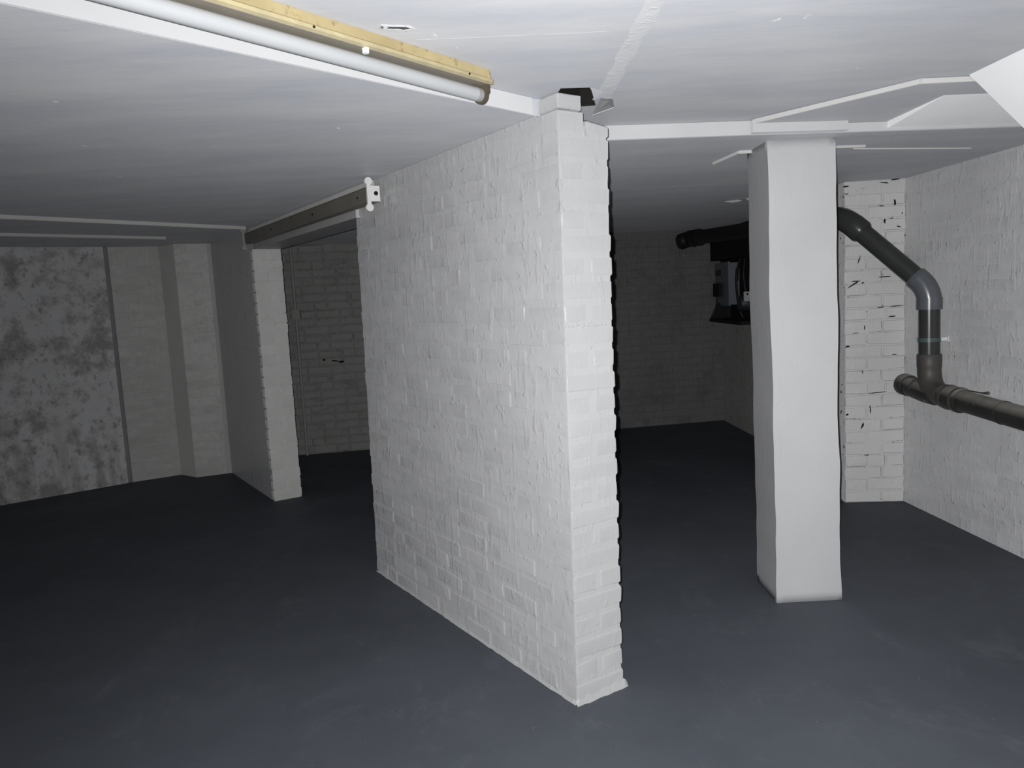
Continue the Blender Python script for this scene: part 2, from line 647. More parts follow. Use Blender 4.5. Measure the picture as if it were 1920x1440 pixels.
# ---- white boxed bulkhead at the top right
bx0, by1 = 1.535, 2.585
sec = [(bx0, Z2 - 0.0005), (2.02, 1.565), (2.455, 1.565), (2.455, Z2 - 0.0005)]
V = [(x, -1.6, z) for x, z in sec] + [(x, by1, z) for x, z in sec]
m = MB().add(V, [(0, 1, 2, 3), (7, 6, 5, 4), (0, 4, 5, 1), (1, 5, 6, 2), (2, 6, 7, 3), (3, 7, 4, 0)])
o = struct(m.build('trim_7', 'fresh_white', loc=(2.0, 1.0, 1.565)), 'bright white sloping boxed bulkhead at the top right corner', 'bulkhead')

# ---- outer walls -------------------------------------------------
# left wall: mouldy plaster, a groove, a brick strip, a pilaster
LW0, LWG, LWR, LWP, LPF = (-4.022, 5.856), (-3.291, 6.441), (-2.951, 6.661), (-2.761, 6.517), (-2.520, 6.612)
dl = (Vector((*LWG, 0)) - Vector((*LW0, 0))).normalized()
nl = Vector((dl.y, -dl.x, 0))               # faces the camera
ext = Vector((*LW0, 0)) - dl * 2.0
g0 = Vector((*LWG, 0)) - dl * 0.017
g1 = Vector((*LWG, 0)) + dl * 0.015
prof = [ext, g0, g0 - nl * 0.035, g1 - nl * 0.035, g1]
back = [g1 - nl * 0.3, ext - nl * 0.3]
m = MB().prism([tuple(p[:2]) for p in prof + back], 0, Z1)
wl = struct(m.build('wall_left', 'mouldy_plaster', loc=tuple(LW0) + (0,)), 'damp mouldy plaster wall at the far left', 'wall')
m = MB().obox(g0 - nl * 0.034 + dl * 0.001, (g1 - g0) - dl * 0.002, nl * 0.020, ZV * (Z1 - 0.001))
m.build('groove_shade', 'groove_shade', wl)  # dark strip paints the shade inside the groove
# the strip of brickwork right of the groove
ds = (Vector((*LWR, 0)) - g1).normalized()
ns = Vector((ds.y, -ds.x, 0))
Ls = (Vector((*LWR, 0)) - g1).length
m = MB().prism([tuple(p[:2]) for p in (g1 + ds * 0.002, Vector((*LWR, 0)), Vector((*LWR, 0)) - ns * 0.3, g1 - ns * 0.3 + ds * 0.002)], 0, Z1)
ws = struct(m.build('wall_left_strip', 'pier_paint', loc=tuple(g1)), 'narrow strip of whitewashed brickwork between groove and pilaster', 'wall')
brick_panel(ws, g1 + ds * 0.004, ds, ns, Ls - 0.006, mat='pier_paint', bev=0.005, prot=(0.0018, 0.0036), jit=0.0012)
# pilaster
pl = [Vector((*LWR, 0)), Vector((*LWP, 0)), Vector((*LPF, 0)), Vector((*LPF, 0)) - ns * 0.02 + ds * 0.4, Vector((*LWR, 0)) - ns * 0.28 + ds * 0.3, Vector((*LWR, 0)) - ns * 0.2]
m = MB().prism([tuple(p[:2]) for p in pl], 0, Z1)
wp = struct(m.build('wall_left_pilaster', ['pier_paint'], loc=tuple(LWP) + (0,)), 'plastered pilaster in the corner beside the mouldy wall', 'wall')
dp = (Vector((*LPF, 0)) - Vector((*LWP, 0))).normalized()
npil = Vector((dp.y, -dp.x, 0))
brick_panel(wp, Vector((*LWP, 0)) + dp * 0.002, dp, npil, (Vector((*LPF, 0)) - Vector((*LWP, 0))).length - 0.004, mat='pier_paint', bev=0.003,
            prot=(0.0008, 0.0018), jit=0.0008)

# back wall, seen through both openings
BK0, BK1 = Vector((-3.2, 7.085, 0)), Vector((2.215, 7.988, 0))
db = (BK1 - BK0).normalized()
nb = Vector((db.y, -db.x, 0))
BKM = BK0 + db * 3.2
m = MB().prism([tuple(p[:2]) for p in (BK0, BKM, BKM - nb * 0.3, BK0 - nb * 0.3)], 0, Z1)
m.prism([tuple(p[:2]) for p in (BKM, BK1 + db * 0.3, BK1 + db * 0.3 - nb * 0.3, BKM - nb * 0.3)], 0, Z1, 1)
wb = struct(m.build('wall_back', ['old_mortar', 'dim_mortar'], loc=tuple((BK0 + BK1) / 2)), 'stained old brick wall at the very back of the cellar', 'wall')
uL0, uL1 = 0.95, 2.30
uR0, uR1 = 4.15, (BK1 - BK0).length - 0.005
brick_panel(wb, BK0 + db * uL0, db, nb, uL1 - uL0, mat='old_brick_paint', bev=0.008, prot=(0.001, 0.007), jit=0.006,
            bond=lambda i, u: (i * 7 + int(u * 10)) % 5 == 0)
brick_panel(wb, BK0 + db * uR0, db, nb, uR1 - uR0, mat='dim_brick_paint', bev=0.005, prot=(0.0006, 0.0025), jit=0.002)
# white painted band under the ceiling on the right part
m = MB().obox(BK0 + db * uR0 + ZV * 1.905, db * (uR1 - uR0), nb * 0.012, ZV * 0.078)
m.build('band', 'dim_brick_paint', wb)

# side wall of the right chamber, then the brick pier with open joints, then the right wall
SA, SB_ = Vector((2.205, 8.0, 0)), Vector((2.262, 5.35, 0))
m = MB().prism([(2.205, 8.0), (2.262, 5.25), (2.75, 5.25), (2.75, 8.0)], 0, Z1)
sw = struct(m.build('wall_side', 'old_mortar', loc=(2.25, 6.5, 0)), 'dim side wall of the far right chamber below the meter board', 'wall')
ALA, ALB = Vector((2.065, 4.734, 0)), Vector((2.42, 4.702, 0))
da = (ALB - ALA).normalized()
na = Vector((da.y, -da.x, 0))
m = MB().prism([(2.069, 4.742), (2.45, 4.708), (2.45, 5.30), (2.095, 5.30)], 0, Z1)
wa = struct(m.build('wall_alcove', 'alcove_mortar', loc=(2.24, 4.72, 0)), 'whitewashed brick pier with open dark joints behind the soil pipe', 'wall')
brick_panel(wa, ALA + da * 0.002 + na * 0.0, da, na, 0.352, z1=1.93, mat='alcove_paint', bev=0.004, prot=(0.000, 0.005), jit=0.0032,
            starts=(0.0, 0.09), bond=lambda i, u: i % 3 == 0 and u > 0.05)
rw0, rw1 = Vector((2.420, 4.730, 0)), Vector((2.655, -1.75, 0))
rw1 = rw0 + (Vector((2.455, 3.626, 0)) - Vector((2.42, 4.702, 0))).normalized() * 6.5
drw = (rw1 - rw0).normalized()
nrw = Vector((drw.y, -drw.x, 0))
if nrw.x > 0:
    nrw = -nrw
m = MB().prism([tuple(p[:2]) for p in (rw0, rw1, rw1 - nrw * 0.25, rw0 - nrw * 0.25)], 0, Z2)
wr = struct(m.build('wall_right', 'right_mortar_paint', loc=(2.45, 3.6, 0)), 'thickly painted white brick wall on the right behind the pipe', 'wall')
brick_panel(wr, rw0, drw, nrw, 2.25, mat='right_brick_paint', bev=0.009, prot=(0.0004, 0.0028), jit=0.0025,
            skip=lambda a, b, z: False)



def joint_shades(parent, base, udir, n, spots, seed):
    """shade in crumbled joints, painted as irregular raised lumps of black along u and z"""
    rnd = random.Random(seed)
    for (u, z, w, h, tilt) in spots:
        pts = []
        for k in range(10):
            a = 2 * math.pi * k / 10
            r = rnd.uniform(0.55, 1.1)
            x, y = w / 2 * r * math.cos(a), h / 2 * r * math.sin(a)
            pts.append((x * math.cos(tilt) - y * math.sin(tilt), x * math.sin(tilt) + y * math.cos(tilt)))
        c = base + udir * u + ZV * z
        V = [c + udir * x + ZV * y + n * 0.0035 for x, y in pts] + [c + udir * x * 0.6 + ZV * y * 0.6 + n * 0.0075 for x, y in pts]
        F = [(i, (i + 1) % 10, (i + 1) % 10 + 10, i + 10) for i in range(10)] + [tuple(range(10, 20))]
        MB().add(V, F).build('joint_shade', 'void_dark', parent)


SPOTS = []
for (cx_, cy_, w_, h_, t_) in ((320, 40, 62, 12, 0.15), (260, 55, 60, 6, -0.1), (310, 150, 11, 44, 0.1), (262, 238, 13, 30, 0), (330, 268, 26, 7, -0.3), (112, 535, 92, 7, 0.55), (125, 520, 60, 6, 0),
                               (300, 700, 42, 9, 0), (265, 505, 70, 5, 0), (80, 840, 26, 9, 0.2), (120, 775, 42, 4, 0), (225, 1075, 92, 6, 0.05), (193, 1160, 8, 48, 0.1),
                               (140, 415, 7, 46, -0.3), (165, 750, 7, 30, 0), (155, 970, 5, 26, 0), (320, 650, 70, 6, 0.1), (310, 888, 36, 5, 0), (80, 1180, 16, 12, 0), (155, 1240, 12, 40, -0.4),
                               (345, 205, 6, 12, 0), (360, 310, 6, 10, 0), (75, 62, 40, 7, 0.1)):
    # measured in the photograph, laid out in metres on the face of the pier
    SPOTS.append(((cx_ - 70) / 2.65 / 109.0 * 0.352, 1.985 - (cy_ - 40) / 2.65 / 303.0 + 0.0, w_ / 2.65 / 303.0, h_ / 2.65 / 303.0, t_))
joint_shades(wa, ALA, da, na, SPOTS, 21)
joint_shades(wb, BK0, db, nb, [(1.545, 0.885, 0.13, 0.022, -0.12), (1.600, 0.872, 0.06, 0.030, 0.2), (1.445, 0.900, 0.032, 0.024, 0)], 22)

# unseen walls behind and beside the camera close the cellar, dark to cut bounce light
m = MB().obox((-5.6, -1.9, 0), (8.35, 0, 0), (0, 0.2, 0), (0, 0, Z2))
struct(m.build('wall_rear', 'unseen_dark_brick', loc=(-1.4, -1.8, 0)), 'unseen dark wall behind the camera', 'wall')
m = MB().obox((-5.8, -1.9, 0), (0.2, 0, 0), (0, 10.4, 0), (0, 0, Z2))
struct(m.build('wall_far_left', 'unseen_dark_brick', loc=(-5.7, 3.3, 0)), 'unseen dark wall left of the camera', 'wall')

# ================================================================== partition wall
LEAN = 0.0125
ML = Matrix.Translation(PO) @ Matrix.Rotation(LEAN, 4, UA) @ Matrix.Translation(-PO)
R3 = ML.to_3x3()
zL, nLft, nEnd, uL_, nRt = R3 @ ZV, R3 @ (-NR), R3 @ (-UA), R3 @ UA, R3 @ NR


def pw(u, w, z):
    """point of the partition: u along, w through (0 = left face), z up"""
    return ML @ (PO + UA * u + NR * w + ZV * z)


PL, TH = 1.717, 0.212


def pbox(m, u0, u1, w0, w1, z0, z1, mi=0):
    O = pw(u0, w0, z0)
    return m.obox(O, pw(u1, w0, z0) - O, pw(u0, w1, z0) - O, pw(u0, w0, z1) - O, mi)


m = MB()
pbox(m, 0.0015, PL - 0.004, 0.0, 0.104, 0, Z1 - 0.004)
pbox(m, 0.0015, PL - 0.004, 0.104, TH - 0.012, 0, 1.900)
pbox(m, 0.0015, 0.60, 0.104, TH - 0.014, 1.900, 1.938)
pbox(m, 0.60, PL - 0.004, 0.104, TH - 0.005, 1.900, Z1 - 0.004)
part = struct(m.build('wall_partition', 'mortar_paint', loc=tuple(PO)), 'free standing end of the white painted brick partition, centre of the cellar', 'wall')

firsts = []
for i in range(26):
    zc = (i + 0.5) * COURSE
    h = COURSE - 0.008
    j = lambda s: random.uniform(-s, s)
    if i % 2 == 0:          # one brick across the end
        if i == 24:
            me = brick_mesh(TH - 0.001, h, 0.1025, 0.008, 0.0, 0.0022, 'brick_paint_end')
        else:
            me = brick_mesh(TH + 0.003, h, 0.1025, 0.011, 0.0, 0.0030, 'brick_paint_end')
        c = pw(0.0, TH / 2 + j(0.0025), zc)
        put_brick(part, me, c + nEnd * (0.0010 + j(0.0015) + (0.0022 if i < 9 else 0)), nEnd.cross(zL), nEnd, zL, rot=j(0.006))
        firsts.append(0.1125)
    else:                   # two brick ends side by side
        for k in range(2):
            hh, zz = h, zc
            if i == 25 and k == 1:
                hh, zz = h - 0.022, zc - 0.013
            me = brick_mesh(0.101, hh, 0.215, 0.011, 0.0, 0.0030, 'brick_paint_end')
            w = 0.0495 + k * 0.112 + j(0.002)
            c = pw(0.0, w, zz)
            put_brick(part, me, c + nEnd * (0.0010 + j(0.0015) + (0.0022 if i < 9 else 0)), nEnd.cross(zL), nEnd, zL, rot=(-0.13 if (i == 25 and k == 1) else j(0.007)))
        firsts.append(0.225)


def prot_for(z):
    return (0.0026, 0.0052) if z < 0.45 else (0.0006, 0.0036)


cnt = 0
for i in range(26):
    z = i * COURSE
    u = firsts[i]
    while u < PL - 0.02:
        bl = 0.1025 if random.random() < 0.16 else 0.215
        b = min(u + bl, PL)
        if PL - b < 0.05:
            b = PL + random.uniform(-0.004, 0.006)
        a = u
        u = b + 0.010
        if b - a < 0.03:
            continue
        lo = round((b - a) * 200) / 200
        p = random.uniform(*prot_for(z))
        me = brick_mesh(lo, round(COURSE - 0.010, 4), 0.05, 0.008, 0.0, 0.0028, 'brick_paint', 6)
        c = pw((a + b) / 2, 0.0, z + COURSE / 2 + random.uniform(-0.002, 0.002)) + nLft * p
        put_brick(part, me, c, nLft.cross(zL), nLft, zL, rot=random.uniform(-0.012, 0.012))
        cnt += 1
# block of brick packed on top of the end, up to the ceiling
me = brick_mesh(0.098, 0.049, 0.112, 0.006, 0.0, 0.0025, 'brick_paint_end')
put_brick(part, me, pw(-0.004, 0.050, Z1 + 0.026), nEnd.cross(zL), nEnd, zL)


# line of squeezed mortar across the end, two thirds of the way up
rnd = random.Random(17)
zj = 17 * COURSE
m = MB()
w = 0.004
while w < TH - 0.024:
    r = rnd.uniform(0.004, 0.009)
    c = pw(-0.0005, w, zj + rnd.uniform(-0.003, 0.003))
    V, F = [], []
    for k in range(8):
        a = 2 * math.pi * k / 8
        q = rnd.uniform(0.7, 1.1)
        V.append(c + NR * r * 1.3 * q * math.cos(a) + ZV * r * 0.8 * q * math.sin(a))
    V.append(c + nEnd * rnd.uniform(0.003, 0.006))
    F = [(k, (k + 1) % 8, 8) for k in range(8)]
    m.add(V, F, True)
    w += r * rnd.uniform(1.3, 2.6)
m.build('mortar_bead', 'brick_paint_end', part)

# lumpy skirt of spilt mortar and paint at the foot of the partition
def skirt(name, parent, pts, nrm, h, w, mat, seed):
    rnd = random.Random(seed)
    V, F = [], []
    for i, p in enumerate(pts):
        ww, hh = w * rnd.uniform(0.5, 1.3), h * rnd.uniform(0.5, 1.25)
        V += [p + nrm * (ww + 0.004) + ZV * 0.0005, p + nrm * (ww * 0.75) + ZV * hh * 0.6, p + nrm * 0.001 + ZV * hh, p - nrm * 0.006 + ZV * hh * 0.9]
    for i in range(len(pts) - 1):
        for k in range(3):
            a = i * 4 + k
            F.append((a, a + 4, a + 5, a + 1))
    e = (len(pts) - 1) * 4
    F += [(0, 1, 2, 3), (e + 3, e + 2, e + 1, e)]
    return MB().add(V, F, True).build(name, mat, parent)


pts = [pw(0.0 + i * PL / 60, 0, 0) for i in range(61)]
skirt('mortar_skirt', part, pts, -NR, 0.014, 0.006, 'brick_paint', 3)
pts = [pw(-0.002, -0.008 + i * (TH + 0.016) / 14, 0) for i in range(15)]
skirt('mortar_skirt', part, pts, -UA, 0.036, 0.008, 'brick_paint_end', 4)
# plaster fillet along the top of the left face
pts = [pw(0.10 + i * (PL - 0.12) / 40, 0, 0) for i in range(41)]
rnd = random.Random(11)
V, F = [], []
for p in pts:
    a = rnd.uniform(0.004, 0.010)
    V += [p + zL * (Z1 - 0.001) - NR * (a + 0.002), p + zL * (Z1 - rnd.uniform(0.010, 0.030)) - NR * rnd.uniform(0.003, 0.006), p + zL * (Z1 - 0.034) + NR * 0.001]
for i in range(len(pts) - 1):
    for k in range(2):
        a = i * 3 + k
        F.append((a, a + 1, a + 4, a + 3))
MB().add(V, F, True).build('plaster_fillet', 'mortar_paint', part)

# plaster flakes hanging round the hole in the ceiling (parts of the ceiling)


def flake(pts, th, mat='plaster_flake'):
    pts = [Vector(p) for p in pts]
    nrm = (pts[1] - pts[0]).cross(pts[2] - pts[0]).normalized() * th
    n = len(pts)
    V = pts + [p + nrm for p in pts]
    F = [tuple(reversed(range(n))), tuple(range(n, 2 * n))] + [(i, (i + 1) % n, (i + 1) % n + n, i + n) for i in range(n)]
    MB().add(V, F).build('plaster_flake', mat, ceil)


flake([(0.296, 2.505, Z2 - 0.001), (0.340, 2.560, Z2 - 0.002), (0.345, 2.600, Z2 - 0.006), (0.318, 2.600, Z2 - 0.016)], 0.003, 'ceiling_paint')
flake([(0.322, 2.690, Z2 - 0.040), (0.342, 2.625, Z2 - 0.006), (0.385, 2.650, Z2 - 0.003), (0.398, 2.720, Z2 - 0.012)], 0.003, 'plaster_flake')
flake([(0.322, 2.695, Z2 - 0.042), (0.398, 2.725, Z2 - 0.014), (0.372, 2.790, Z2 - 0.004), (0.330, 2.760, Z2 - 0.020)], 0.003, 'ceiling_paint')

# plaster seam running over the ceiling from the hole towards the camera
rnd = random.Random(5)
V, F = [], []
NS = 46
for i in range(NS):
    t = i / (NS - 1)
    y = 2.66 - t * 2.3
    x = 0.352 + 0.040 * t * (1 if t < 1 else 1) + 0.004 * noise.noise(Vector((y * 6, 0, 0)))
    w = 0.016 + 0.014 * noise.noise(Vector((y * 9, 2, 0))) + 0.012 * (1 - t)
    hgt = 0.0016 + 0.0012 * noise.noise(Vector((y * 7, 4, 0)))
    V += [(x - w - 0.006, y, Z2 + 0.0005), (x - w * 0.45, y, Z2 - hgt), (x, y, Z2 - hgt * 0.5), (x + w * 0.35, y, Z2 - hgt * 0.9), (x + w, y, Z2 + 0.0005)]
for i in range(NS - 1):
    for k in range(4):
        a = i * 5 + k
        F.append((a, a + 1, a + 6, a + 5))
MB().add(V, F, True).build('plaster_seam', 'seam_filler', ceil)
# hairline filler line across the ceiling and a torn fixing hole left of it
V, F = [], []
for i in range(40):
    t = i / 39
    x = -0.19 + 0.47 * t
    y = 1.975 + 0.012 * t + 0.006 * noise.noise(Vector((x * 9, 1, 1)))
    w = 0.0022 + 0.0018 * noise.noise(Vector((x * 14, 5, 1)))
    V += [(x, y - w, Z2 + 0.0003), (x, y, Z2 - 0.0007), (x, y + w, Z2 + 0.0003)]
for i in range(39):
    for k in range(2):
        a = i * 3 + k
        F.append((a, a + 3, a + 4, a + 1))
MB().add(V, F, True).build('filler_line', 'seam_filler', ceil)
V = []
ring = []
rnd = random.Random(9)
hx, hy = -0.222, 1.882
m = MB()
for (sx, sy, dz, mi) in ((0.030, 0.013, -0.0012, 1),):
    pts = []
    for k in range(14):
        a = 2 * math.pi * k / 14
        r = rnd.uniform(0.6, 1.2)
        pts.append((hx + sx * r * math.cos(a) + 0.3 * sy * math.sin(a), hy + sy * r * math.sin(a) + 0.25 * sx * math.cos(a), Z2 + dz))
    outerp = [(hx + (p[0] - hx) * 1.7, hy + (p[1] - hy) * 1.9, Z2 + 0.0005) for p in pts]
    mid = [(hx + (p[0] - hx) * 1.3, hy + (p[1] - hy) * 1.4, Z2 - 0.003) for p in pts]
    V = pts + mid + outerp
    F = []
    for k in range(14):
        k2 = (k + 1) % 14
        F += [(k, k2, 14 + k2, 14 + k), (14 + k, 14 + k2, 28 + k2, 28 + k)]
    m.add(V, F, True, 0)
    m.add(pts, [tuple(range(14))], False, 1)
m.build('torn_fixing_hole', ['seam_filler', 'pvc_brown'], ceil)

# ================================================================== far length of the same wall, and the lintel over the doorway
U0, U1 = 3.612, 4.93


def fw_(u, w, z):
    return PO + UA * u + NR * w + ZV * z


m = MB().obox(fw_(U0 + 0.006, 0.0, 0), UA * (U1 - U0), NR * 0.200, ZV * Z1)
m.obox(fw_(U0 + 0.0025, 0.0, 0), UA * 0.004, NR * 0.200, ZV * 1.833, 1)
pier = struct(m.build('wall_pier', ['grey_render', 'pier_end_paint'], loc=tuple(fw_(U0, 0, 0))), 'grey rendered cross wall beyond the doorway with a white brick end', 'wall')
for i in range(24):
    z = i * COURSE
    h = COURSE - 0.006
    zt = min(z + COURSE, 1.832)
    j = lambda s: random.uniform(-s, s)
    if i % 2 == 0:
        me = brick_mesh(0.209, h, 0.06, 0.006, 0.0, 0.003, 'pier_end_paint')
        put_brick(pier, me, fw_(U0, 0.101 + j(0.003), z + COURSE / 2) - UA * j(0.002), (-UA).cross(ZV), -UA, ZV)
    else:
        for k in range(2):
            me = brick_mesh(0.101, h, 0.06, 0.006, 0.0, 0.003, 'pier_end_paint')
            put_brick(pier, me, fw_(U0, 0.046 + 0.108 * k + j(0.003), z + COURSE / 2) - UA * j(0.002), (-UA).cross(ZV), -UA, ZV)

m = MB().obox(fw_(PL - 0.05, 0.004, 1.833), UA * (U0 - PL + 0.10), NR * 0.20, ZV * (Z1 - 1.833))
o = struct(m.build('lintel', 'pillar_paint', loc=tuple(fw_(2.6, 0.1, 1.833))), 'white painted lintel beam over the left doorway', 'beam')

# ================================================================== the white pillar
px0, px1, py0, py1 = 1.117, 1.400, 3.255, 3.520
V, F = [], []
NZ, NE = 48, 8
per = []
for k in range(NE):
    per.append((px0 + (px1 - px0) * k / NE, py0))
for k in range(NE):
    per.append((px1, py0 + (py1 - py0) * k / NE))
for k in range(NE):
    per.append((px1 - (px1 - px0) * k / NE, py1))
for k in range(NE):
    per.append((px0, py1 - (py1 - py0) * k / NE))
npr = len(per)
cx, cy = (px0 + px1) / 2, (py0 + py1) / 2
for j in range(NZ + 1):
    z = Z1 * j / NZ
    for (x, y) in per:
        sx = 1 if x > cx else -1
        # the arrises wander a little in and out
        dx = 0.010 * noise.noise(Vector((sx * 7.1, 0.3, z * 2.6))) + 0.003 * noise.noise(Vector((sx * 3.1, y, z * 9)))
        dy = 0.006 * noise.noise(Vector((x * 2, 9.1, z * 2.2)))
        V.append((x + dx - 0.016 * z / Z1, y + dy, z))
for j in range(NZ):
    for k in range(npr):
        k2 = (k + 1) % npr
        F.append((j * npr + k, j * npr + k2, (j + 1) * npr + k2, (j + 1) * npr + k))
F.append(tuple(range(NZ * npr, (NZ + 1) * npr)))
F.append(tuple(reversed(range(npr))))
m = MB().add(V, F, True)
pillar_root = thing('pillar', (cx, cy, 0), 'square white plastered pillar standing alone right of the partition', 'pillar')
pil = m.build('shaft', 'pillar_paint', pillar_root, loc=(cx, cy, 0))
# keep the four arrises crisp
me = pil.data
for e in me.edges:
    a, b = e.vertices
    if a // npr != b // npr and (a % npr) % NE == 0 and (b % npr) % NE == 0:
        e.use_edge_sharp = True
# bearer board on the step above it
bo = strip('bearer_board', 'board_paint', (0.985, 3.098), (1.375, 3.140), Z1 + 0.002, Z2 - 0.006, 0.022)
tag(bo, 'white bearer board on the ceiling step just above the pillar', 'board')

# trims on the lower ceiling


def bar(name, p, q, w, h, z, mat, label, cat='trim', group=None):
    p, q = Vector((*p, z)), Vector((*q, z))
    d = (q - p).normalized()
    s = Vector((d.y, -d.x, 0))
    m = MB()
    prof = [(-w / 2, 0.0), (-w / 2, -h * 0.7), (-w * 0.3, -h), (w * 0.3, -h), (w / 2, -h * 0.7), (w / 2, 0.0)]
    V = [p + s * a + ZV * b for a, b in prof] + [q + s * a + ZV * b for a, b in prof]
    n = len(prof)
    m.add(V, [(i, (i + 1) % n, (i + 1) % n + n, i + n) for i in range(n)] + [tuple(range(n)), tuple(reversed(range(n, 2 * n)))])
    o = m.build(name, mat, None, loc=tuple((p + q) / 2))
    tag(o, label, cat, group)
    return o


bar('ceiling_trunking', (-3.6, 3.05), (-1.80, 5.455), 0.020, 0.022, Z1, 'trim_paint', 'longer white cable trunking on the left ceiling, ending at the strip light', 'trunking')
bar('ceiling_trunking', (-4.2, 4.05), (-2.54, 5.872), 0.020, 0.020, Z1, 'trim_paint', 'shorter white cable trunking on the left ceiling, nearest the mouldy wall', 'trunking')
bar('cover_strip', (1.012, 3.746), (1.050, 3.468), 0.012, 0.010, Z1, 'trim_paint', 'short slanting cover strip on the ceiling left of the pillar', 'trim')
bar('cover_strip', (1.046, 3.464), (1.117, 3.462), 0.012, 0.012, Z1, 'trim_paint', 'very short level cover strip touching the left side of the pillar', 'trim')
bar('cover_strip', (1.385, 3.452), (1.610, 3.480), 0.012, 0.010, Z1, 'trim_paint', 'short cover strip on the ceiling right of the pillar head', 'trim')
bar('cover_strip', (1.589, 3.547), (2.211, 3.703), 0.006, 0.005, Z1, 'trim_paint', 'long thin cover strip on the ceiling towards the right wall', 'trim')

# torn scrap of plaster on the far ceiling by the pillar
m = MB()
for pts in ([(1.545, 5.46, Z1 - 0.001), (1.590, 5.42, Z1 - 0.016), (1.635, 5.36, Z1 - 0.014), (1.600, 5.40, Z1 - 0.001)],
            [(1.655, 5.34, Z1 - 0.001), (1.680, 5.30, Z1 - 0.030), (1.705, 5.26, Z1 - 0.020), (1.690, 5.28, Z1 - 0.001)]):
    pts = [Vector(p) for p in pts]
    off = Vector((0.0, 0.004, 0.006))
    V = pts + [p + off for p in pts]
    m.add(V, [(0, 1, 2, 3), (7, 6, 5, 4), (0, 4, 5, 1), (1, 5, 6, 2), (2, 6, 7, 3), (3, 7, 4, 0)])
m.build('torn_plaster', 'board_paint', soff)

# ================================================================== fluorescent strip light on the near ceiling
DF = Vector((0.613, 0.790, 0)).normalized()
PF = Vector((DF.y, -DF.x, 0))
FE = Vector((-0.019, 2.249, 0))          # ceiling edge of the housing, near side, at its far end


def fp(s, p, z):
    """s metres back from the far end, p towards the near side, z height"""
    return FE - DF * s + PF * p + ZV * z


lamp = thing('strip_light', tuple(fp(0.75, -0.03, Z2)), 'yellowed fluorescent strip light with unlit white tube at the top left', 'light')
LEN = 1.56
prof = [(0.000, Z2 - 0.0005), (0.000, 2.0165), (-0.005, 2.0160), (-0.005, 2.0130), (0.002, 2.0125), (0.002, 2.0030), (-0.004, 2.000), (-0.056, 2.000), (-0.060, 2.004), (-0.060, Z2 - 0.0005)]


def extrude(prof, s0, s1, close=True):
    n = len(prof)
    V = [fp(s0, p, z) for p, z in prof] + [fp(s1, p, z) for p, z in prof]
    F = [(i, i + n, (i + 1) % n + n, (i + 1) % n) for i in range(n)]
    F += [tuple(range(n)), tuple(reversed(range(n, 2 * n)))]
    return MB().add(V, F)


extrude(prof, 0.004, LEN).build('housing', 'batten_cream', lamp)
lip = [(0.0022, 2.0125), (0.0095, 2.0105), (0.0125, 2.0010), (0.0022, 1.9990)]
extrude(lip, 0.006, LEN - 0.002).build('cover_lip', 'lip_cream', lamp)
under = [(0.0020, 1.9995), (0.0020, 1.9975), (-0.056, 1.9975), (-0.056, 1.9995)]
extrude(under, 0.006, LEN - 0.002).build('gear_tray', 'old_steel', lamp)
tp_, tz_ = -0.028, 1.9725
tb = MB().tube([fp(0.030, tp_, tz_), fp(LEN - 0.03, tp_, tz_)], 0.019, 24).build('tube', 'tube_glass', lamp)
MB().tube([fp(0.014, tp_, tz_), fp(0.034, tp_, tz_)], 0.0194, 24).build('tube_cap', 'tube_ferrule', tb)
MB().tube([fp(LEN - 0.034, tp_, tz_), fp(LEN - 0.012, tp_, tz_)], 0.0194, 24).build('tube_cap', 'tube_ferrule', tb)
for s0, s1 in ((0.0, 0.013), (LEN - 0.012, LEN)):
    V = []
    outl = [(-0.052, 1.9985), (-0.052, 1.973)] + [(tp_ + 0.023 * math.cos(a), tz_ + 0.024 * math.sin(a)) for a in [math.radians(180 + 18 * k) for k in range(11)]] + [(0.0, 1.977), (0.0, 1.9985)]
    extrude(outl, s0, s1).build('lampholder', 'lampholder_brown', lamp)
V = [(0.001, Z2 - 0.001), (0.003, 2.016), (0.0095, 2.010), (0.0095, 1.9985), (-0.060, 1.9985), (-0.060, Z2 - 0.001)]
extrude(V, -0.004, 0.004).build('end_plate', 'batten_cream', lamp)
c = fp(0.46, -0.002, 1.995)
MB().tube([c + ZV * 0.004, c - ZV * 0.008], [0.009, 0.008], 14).build('starter_knob', 'lamp_white', lamp)
for s, p in ((0.10, 0.0115), (0.62, 0.0115)):
    c = fp(s, p, 2.006)
    MB().tube([c, c + PF * 0.002], 0.003, 10).build('screw', 'void_dark', lamp)

# ================================================================== old twin batten over the doorway (no tubes)


def bp(u, o, z):
    """point by the partition's left face: u along, o out from the face, z up"""
    return PO + UA * u - NR * o + ZV * z + NR * 0.012


old = thing('batten_light', tuple(bp(2.4, 0.03, 1.86)), 'old grey twin strip light without tubes above the left doorway', 'light')
ua0, ua1 = 1.36, 3.60


def bext(prof, u0, u1):
    n = len(prof)
    V = [bp(u0, o, z) for o, z in prof] + [bp(u1, o, z) for o, z in prof]
    F = [(i, i + n, (i + 1) % n + n, (i + 1) % n) for i in range(n)] + [tuple(reversed(range(n))), tuple(range(n, 2 * n))]
    F = [tuple(reversed(f)) for f in F]
    return MB().add(V, F)


bext([(0.012, 1.870), (0.012, 1.944), (0.054, 1.944), (0.062, 1.936), (0.062, 1.872), (0.054, 1.868)], ua0, ua1).build('housing', 'batten_grey', old)
bext([(0.012, 1.9445), (0.012, 1.972), (0.020, 1.980), (0.030, 1.972), (0.048, 1.9445)], ua0 + 0.05, ua1 - 0.02).build('top_tray', 'pier_paint', old)


def disc_plate(u, o, z, r, th, name, mat, parent):
    c = bp(u, o, z)
    return MB().tube([c - UA * th / 2, c + UA * th / 2], r, 20).build(name, mat, parent)


